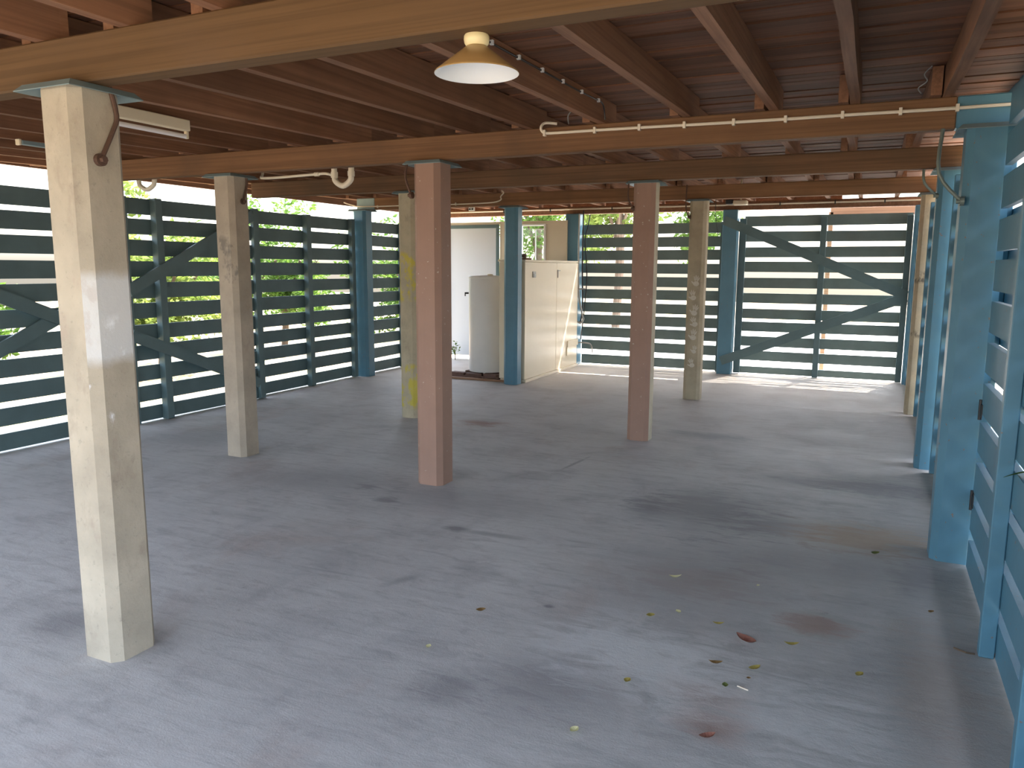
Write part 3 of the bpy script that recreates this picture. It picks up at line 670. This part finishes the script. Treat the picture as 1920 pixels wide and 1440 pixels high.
# ---------------------------------------------------------------- fluorescent battens
def batten(x, y0, y1, z, label, grey=False):
    t = thing('fluorescent_light', (x, (y0+y1)/2, z), label, 'light')
    bm = B(); box(bm, x-.022, x+.022, y0, y1, z, z+.062, .004); obj('light_body', bm, MB['light_body'], t)
    for yy in (y0+.004, y1-.022):
        bm = B(); box(bm, x-.012, x+.012, yy, yy+.018, z-.042, z-.0005, .003); obj('lampholder', bm, MB['light_body'], t)
    bm = B(); tube(bm, [(x, y0+.022, z-.030), (x, y1-.022, z-.030)], .013, 14); obj('tube', bm, MB['tube'], t, True)
batten(-3.66, 2.79, 3.42, 2.272, 'cream fluorescent batten light under the joists, just right of the nearest post')
t = thing('light_channel', (-5.02, 3.5, 2.26), 'slim grey-green light channel under the joists at far left, behind the nearest post', 'light')
bm = B(); box(bm, -5.045, -5.0, 3.32, 3.72, 2.268, 2.295, .004); obj('channel_body', bm, MB['galv'], t)
bm = B(); box(bm, -5.03, -5.015, 3.50, 3.52, 2.296, jz(3.5)+JD+.004); obj('hanger', bm, MB['galv'], t)
bm = B(); box(bm, -5.043, -5.002, 3.30, 3.318, 2.262, 2.30, .003); obj('end_cap', bm, MB['light_body'], t)

# ---------------------------------------------------------------- waste pipe and traps
t = thing('waste_pipe', (-3.7, 4.70, 2.18), 'cream plastic waste pipe with a U-shaped trap under the long beam', 'pipe')
bm = B(); tube(bm, [(-3.62, 4.72, 2.30), (-3.62, 4.72, 2.16), (-3.605, 4.72, 2.115), (-3.545, 4.72, 2.085), (-3.485, 4.72, 2.115), (-3.47, 4.72, 2.16), (-3.47, 4.72, 2.34)], .021, 16, 5); obj('trap', bm, MB['pvc'], t, True)
bm = B(); tube(bm, [(-3.62, 4.72, 2.155), (-3.70, 4.72, 2.178), (-3.85, 4.72, 2.176), (-4.28, 4.72, 2.17), (-4.37, 4.80, 2.22), (-4.37, 4.80, 2.40)], .010, 12, 4); obj('pipe_run', bm, MB['pvc'], t, True)
bm = B(); tube(bm, [(-3.62, 4.72, 2.145), (-3.62, 4.72, 2.185)], .026, 16); tube(bm, [(-3.47, 4.72, 2.15), (-3.47, 4.72, 2.185)], .026, 16); tube(bm, [(-3.80, 4.72, 2.177), (-3.76, 4.72, 2.177)], .015, 12); obj('collar', bm, MB['pvc'], t, True)
t = thing('waste_pipe', (-5.5, 4.70, 2.18), 'tan plastic pipe bend showing under the long beam left of the dark-smeared post', 'pipe')
bm = B(); tube(bm, [(-5.62, 4.70, 2.34), (-5.62, 4.70, 2.19), (-5.59, 4.70, 2.15), (-5.53, 4.70, 2.128), (-5.47, 4.70, 2.15), (-5.44, 4.70, 2.19), (-5.44, 4.70, 2.34)], .019, 14, 5); obj('trap', bm, MB['pvc'], t, True)

# ---------------------------------------------------------------- small fixtures at the back
t = thing('security_light', (-1.52, 9.75, 2.30), 'small cream sensor light fixed under the boards behind the handprint post', 'light')
bm = B(); box(bm, -1.56, -1.40, 9.66, 9.80, 2.255, 2.31, .01); obj('housing', bm, MB['light_body'], t)
bm = B(); box(bm, -1.65, -1.565, 9.68, 9.79, 2.268, 2.32, .006); obj('lens', bm, MB['dark'], t)
bm = B(); tube(bm, [(-1.48, 9.74, 2.31), (-1.48, 9.74, 2.56)], .012, 8); obj('bracket', bm, MB['light_body'], t)
t = thing('power_outlet', (-5.50, 10.45, 2.35), 'small white double power outlet box above the white door panel', 'outlet')
bm = B(); box(bm, -5.545, -5.455, 10.43, 10.47, 2.335, 2.39, .004); obj('outlet_box', bm, MB['white_enamel'], t)
bm = B(); tube(bm, [(-5.5, 10.45, 2.391), (-5.5, 10.45, 2.565)], .008, 8); obj('conduit_stub', bm, MB['conduit'], t)
for sx in (-5.522, -5.478):
    bm = B(); tube(bm, [(sx, 10.4295, 2.362), (sx, 10.424, 2.362)], .013, 12); obj('socket', bm, MB['dark'], t)
cable('support_wire', [(-1.93, 10.6, 2.56), (-1.93, 10.62, 2.2), (-1.90, 10.7, 1.95)], .004, 'black', 'thin dark wire hanging in front of the top slat behind the handprint post', 'wire')
# reddish board outside above the gate
bm = B(); box(bm, -.58, .62, 12.0, 12.04, 2.24, 2.40, .004); box(bm, -.60, -.54, 12.0, 12.06, -.05, 2.3, .004); box(bm, .60, .66, 12.0, 12.06, -.05, 2.3, .004)
tag(obj('outside_rail', bm, MB['pale_timber']), 'sunlit reddish-brown timber rail outside, seen above the braced gate', 'rail')

# ---------------------------------------------------------------- fallen leaves
def leaf_bm(L_, W_, curl, rot, x, y, cur2=.3):
    bm = B(); n = 6; rows = []
    for i in range(n+1):
        u = i/n; w = W_*math.sin(math.pi*min(1, max(.02, u)))**.8; xx = (u-.5)*L_
        zc = curl*L_*(2*u-1)**2
        rows.append([bm.verts.new((xx, s*w/2, .003+zc+abs(s)*cur2*w)) for s in (-1, 0, 1)])
    for a, b in zip(rows, rows[1:]):
        for k in range(2): bm.faces.new((a[k], a[k+1], b[k+1], b[k]))
    bmesh.ops.solidify(bm, geom=bm.faces, thickness=.0012)
    bmesh.ops.rotate(bm, matrix=Matrix.Rotation(rot, 3, 'Z'), verts=bm.verts, cent=(0, 0, 0))
    bmesh.ops.translate(bm, verts=bm.verts, vec=(x, y, .001)); return bm
LM = {'yg': plain('yellow_dry_leaf', (.50, .42, .12), .6, 0, .2, 60), 'gr': plain('olive_leaf', (.20, .24, .07), .6, 0, .2, 60), 'rd': plain('reddish_brown_leaf', (.42, .20, .15), .6, 0, .2, 60),
      'wh': plain('pale_yellow_petal', (.80, .78, .50), .6, 0, .1, 60), 'br': plain('brown_leaf', (.34, .22, .09), .6, 0, .2, 60)}
lv = [(-1.46, 2.85, .045, .03, .3, 'br', 'curled tan leaf on the floor, leftmost but one, centre left of the floor'),
 (-1.50, 2.47, .03, .022, 1.2, 'wh', 'tiny pale leaf on the floor, leftmost of the fallen leaves'),
 (-.78, 2.19, .038, .028, .8, 'wh', 'pale yellow petal alone near the bottom centre of the floor'),
 (-.77, 3.12, .04, .03, .2, 'yg', 'crumpled olive-yellow leaf left of the reddish leaf, beside a smaller pale one'),
 (-.67, 3.21, .032, .024, 2.0, 'wh', 'small pale curled leaf just right of a crumpled olive-yellow leaf'),
 (-.77, 3.59, .065, .022, .1, 'wh', 'long curled pale leaf, farthest of the leaves left of centre'),
 (-.39, 3.66, .018, .014, .4, 'wh', 'tiny pale speck of leaf far out on the open floor'),
 (-.49, 3.17, .05, .018, -.1, 'yg', 'thin curled yellow leaf just above the large reddish leaf'),
 (-.36, 3.06, .095, .05, -.9, 'rd', 'large reddish-brown curled leaf, biggest on the floor'),
 (-.19, 3.11, .06, .022, -.1, 'yg', 'yellow-brown leaf just right of the large reddish leaf'),
 (-.44, 2.83, .055, .022, -.1, 'br', 'small flat brown leaf below and left of the large reddish leaf'),
 (-.30, 2.85, .055, .026, .4, 'yg', 'yellow leaf with a raised tip below the large reddish leaf'),
 (-.38, 2.68, .032, .022, 1.4, 'gr', 'small green-yellow leaf below the pair of yellow-brown leaves'),
 (-.71, 2.56, .034, .026, .9, 'yg', 'small olive leaf on the whitish worn patch of floor'),
 (-.38, 2.34, .06, .028, .3, 'rd', 'dark reddish leaf nearest the bottom edge of the floor'),
 (.06, 2.97, .04, .026, .5, 'yg', 'small yellow-green leaf at the right side of the floor, nearer of the two there'),
 (.12, 4.36, .05, .032, .2, 'gr', 'green leaf on the floor near the large blue post'),
 (.34, 3.69, .03, .02, .2, 'br', 'small tan leaf beside the near right slatted wall'),
 (-.31, 2.77, .018, .014, .2, 'br', 'tiny brown leaf scrap just below the yellow leaf with the raised tip')]
for (x, y, L_, W_, r_, m, lb) in lv:
    tag(obj('fallen_leaf', leaf_bm(L_, W_, .22, r_+.42, x, y), LM[m]), lb, 'leaf', 'fallen leaves on the floor')
bm = B(); tube(bm, [(.40, 3.36, .006), (.44, 3.33, .008), (.47, 3.34, .005)], .004, 6); tag(obj('twig', bm, MB['bark']), 'dark twig on the floor by the near upright stud of the right wall', 'twig')
bm = B(); tube(bm, [(-.34, 2.70, .004), (-.30, 2.685, .005)], .0025, 6); tag(obj('twig', bm, MB['conduit']), 'tiny white splinter among the fallen leaves', 'twig')
# leafy weed outside by the white panel
def foliage(n, cen, rad, size, flat=.0, seed=1, hollow=.35):
    rnd = random.Random(seed); vs, fs = [], []
    cl_ = [(Vector((rnd.gauss(0, .45), rnd.gauss(0, .45), rnd.gauss(0, .42))), rnd.uniform(.22, .42)) for _ in range(26)]
    for i in range(n):
        c, rr = cl_[rnd.randrange(len(cl_))]
        d = Vector((rnd.gauss(0, 1), rnd.gauss(0, 1), rnd.gauss(0, 1))).normalized()*(rr*(hollow+(1-hollow)*rnd.random()**.5))
        p = c+d; p = Vector((cen[0]+p.x*rad[0], cen[1]+p.y*rad[1], cen[2]+p.z*rad[2]))
        if p.z < .03: p.z = .03+rnd.random()*.1
        a = Vector((rnd.gauss(0, 1), rnd.gauss(0, 1), rnd.gauss(0, .6))).normalized(); b = a.orthogonal().normalized()
        b = Matrix.Rotation(rnd.random()*6.28, 3, a) @ b
        s = size*rnd.uniform(.6, 1.3); m = a.cross(b)*s*.12; k = len(vs)
        vs += [p, p+a*s*.5+b*s*.24+m, p+a*s, p+a*s*.5-b*s*.24+m]; fs.append((k, k+1, k+2, k+3))
    return vs, fs
def shrub(name, x, y, h, r, n, leaf, label, cat, size=.09, crown=None, seed=1):
    t = thing(name, (x, y, -.08), label, cat)
    cz_ = crown if crown else h*.5
    vs, fs = foliage(n, (x, y, cz_), (r, r, (h-cz_)), size, seed=seed)
    me = D.meshes.new('foliage'); me.from_pydata([v-Vector((x, y, -.08)) for v in vs], [], fs); me.materials.append(MB[leaf])
    o = D.objects.new('foliage', me); C.objects.link(o); o.parent = t
    bm = B(); rnd = random.Random(seed+50); rb = .035+.012*h if h > 1 else .008
    tube(bm, [(x, y, -.1), (x+.05*r, y, cz_*.5), (x-.03, y+.04, cz_)], rb, 8, 3)
    for q in range(5):
        a = rnd.random()*6.28; tube(bm, [(x, y, cz_*.55), (x+math.cos(a)*r*.3, y+math.sin(a)*r*.3, cz_), (x+math.cos(a)*r*.55, y+math.sin(a)*r*.55, cz_+(h-cz_)*.4)], rb*.4, 6, 2)
    obj('trunk', bm, MB['bark'], t)
sh_ = [
 ('leafy_shrub', -10.0, 5.4, 1.75, 1.0, 3600, 'leaf1', 'green shrub outside the far left gate, left of the nearest post', 'shrub'),
 ('leafy_shrub', -9.8, 8.4, 2.15, 1.2, 5600, 'leaf2', 'yellow-green shrub seen through the left gate just right of the nearest post', 'shrub'),
 ('leafy_shrub', -10.2, 11.6, 2.3, 1.2, 5200, 'leaf1', 'dense green shrub seen through the slats left of the dark-smeared post', 'shrub'),
 ('leafy_shrub', -9.6, 15.1, 2.1, 1.1, 4400, 'leaf1', 'green shrub outside, right of the dark-smeared post', 'shrub'),
 ('leafy_shrub', -9.6, 18.4, 2.1, 1.2, 4400, 'leaf2', 'pale green shrub outside the narrow left slatted panel', 'shrub'),
 ('leafy_shrub', -14.8, 14.5, 2.4, 1.8, 5200, 'leaf1', 'tall dark shrub farther off beyond the left slats', 'shrub'),
]
for i, a in enumerate(sh_): shrub(*a, size=.12, seed=i+3)
shrub('garden_tree', -5.5, 17.8, 5.6, 1.7, 7500, 'leaf2', 'yellow-green tree beyond the back slats, left of the brown-painted post', 'tree', .16, 3.7, 21)
shrub('garden_tree', -4.6, 22.6, 5.6, 1.5, 6500, 'leaf1', 'green tree beyond the back slats, seen between the two far posts', 'tree', .16, 3.6, 22)
shrub('garden_tree', -9.4, 22.2, 5.0, 1.4, 5200, 'leaf1', 'green tree outside behind the small window', 'tree', .15, 3.2, 23)
shrub('small_weed', -6.12, 11.02, .32, .13, 90, 'leaf1', 'small weed growing at the foot of the white door panel', 'plant', .05, .16, 31)
t = thing('leafy_plant', (.80, 3.05, -.10), 'green leafy stem outside the near right wall, one leaf poking through a gap', 'plant')
bm = B(); tube(bm, [(.80, 3.05, -.10), (.79, 3.06, .4), (.76, 3.08, .70), (.70, 3.12, .785)], .005, 8, 4); obj('stem', bm, MB['bark'], t)
for (p0, p1) in (((.70, 3.12, .785), (.50, 3.30, .735)), ((.79, 3.06, .40), (.92, 3.22, .48)), ((.78, 3.07, .60), (.90, 2.92, .66))):
    bm = B(); p0, p1 = Vector(p0), Vector(p1); d = p1-p0; sd = d.cross(Vector((0, 0, 1))).normalized(); rows = []
    for i in range(9):
        u = i/8; w = .024*math.sin(math.pi*min(.98, max(.03, u)))**.7; c0 = p0+d*u+Vector((0, 0, .03*math.sin(math.pi*u)))
        rows.append([bm.verts.new(c0+sd*w*q+Vector((0, 0, abs(q)*w*.3))) for q in (-1, 0, 1)])
    for r0, r1 in zip(rows, rows[1:]):
        for q in range(2): bm.faces.new((r0[q], r0[q+1], r1[q+1], r1[q]))
    bmesh.ops.solidify(bm, geom=bm.faces, thickness=.001)
    obj('leaf', bm, MB['leaf1'], t)
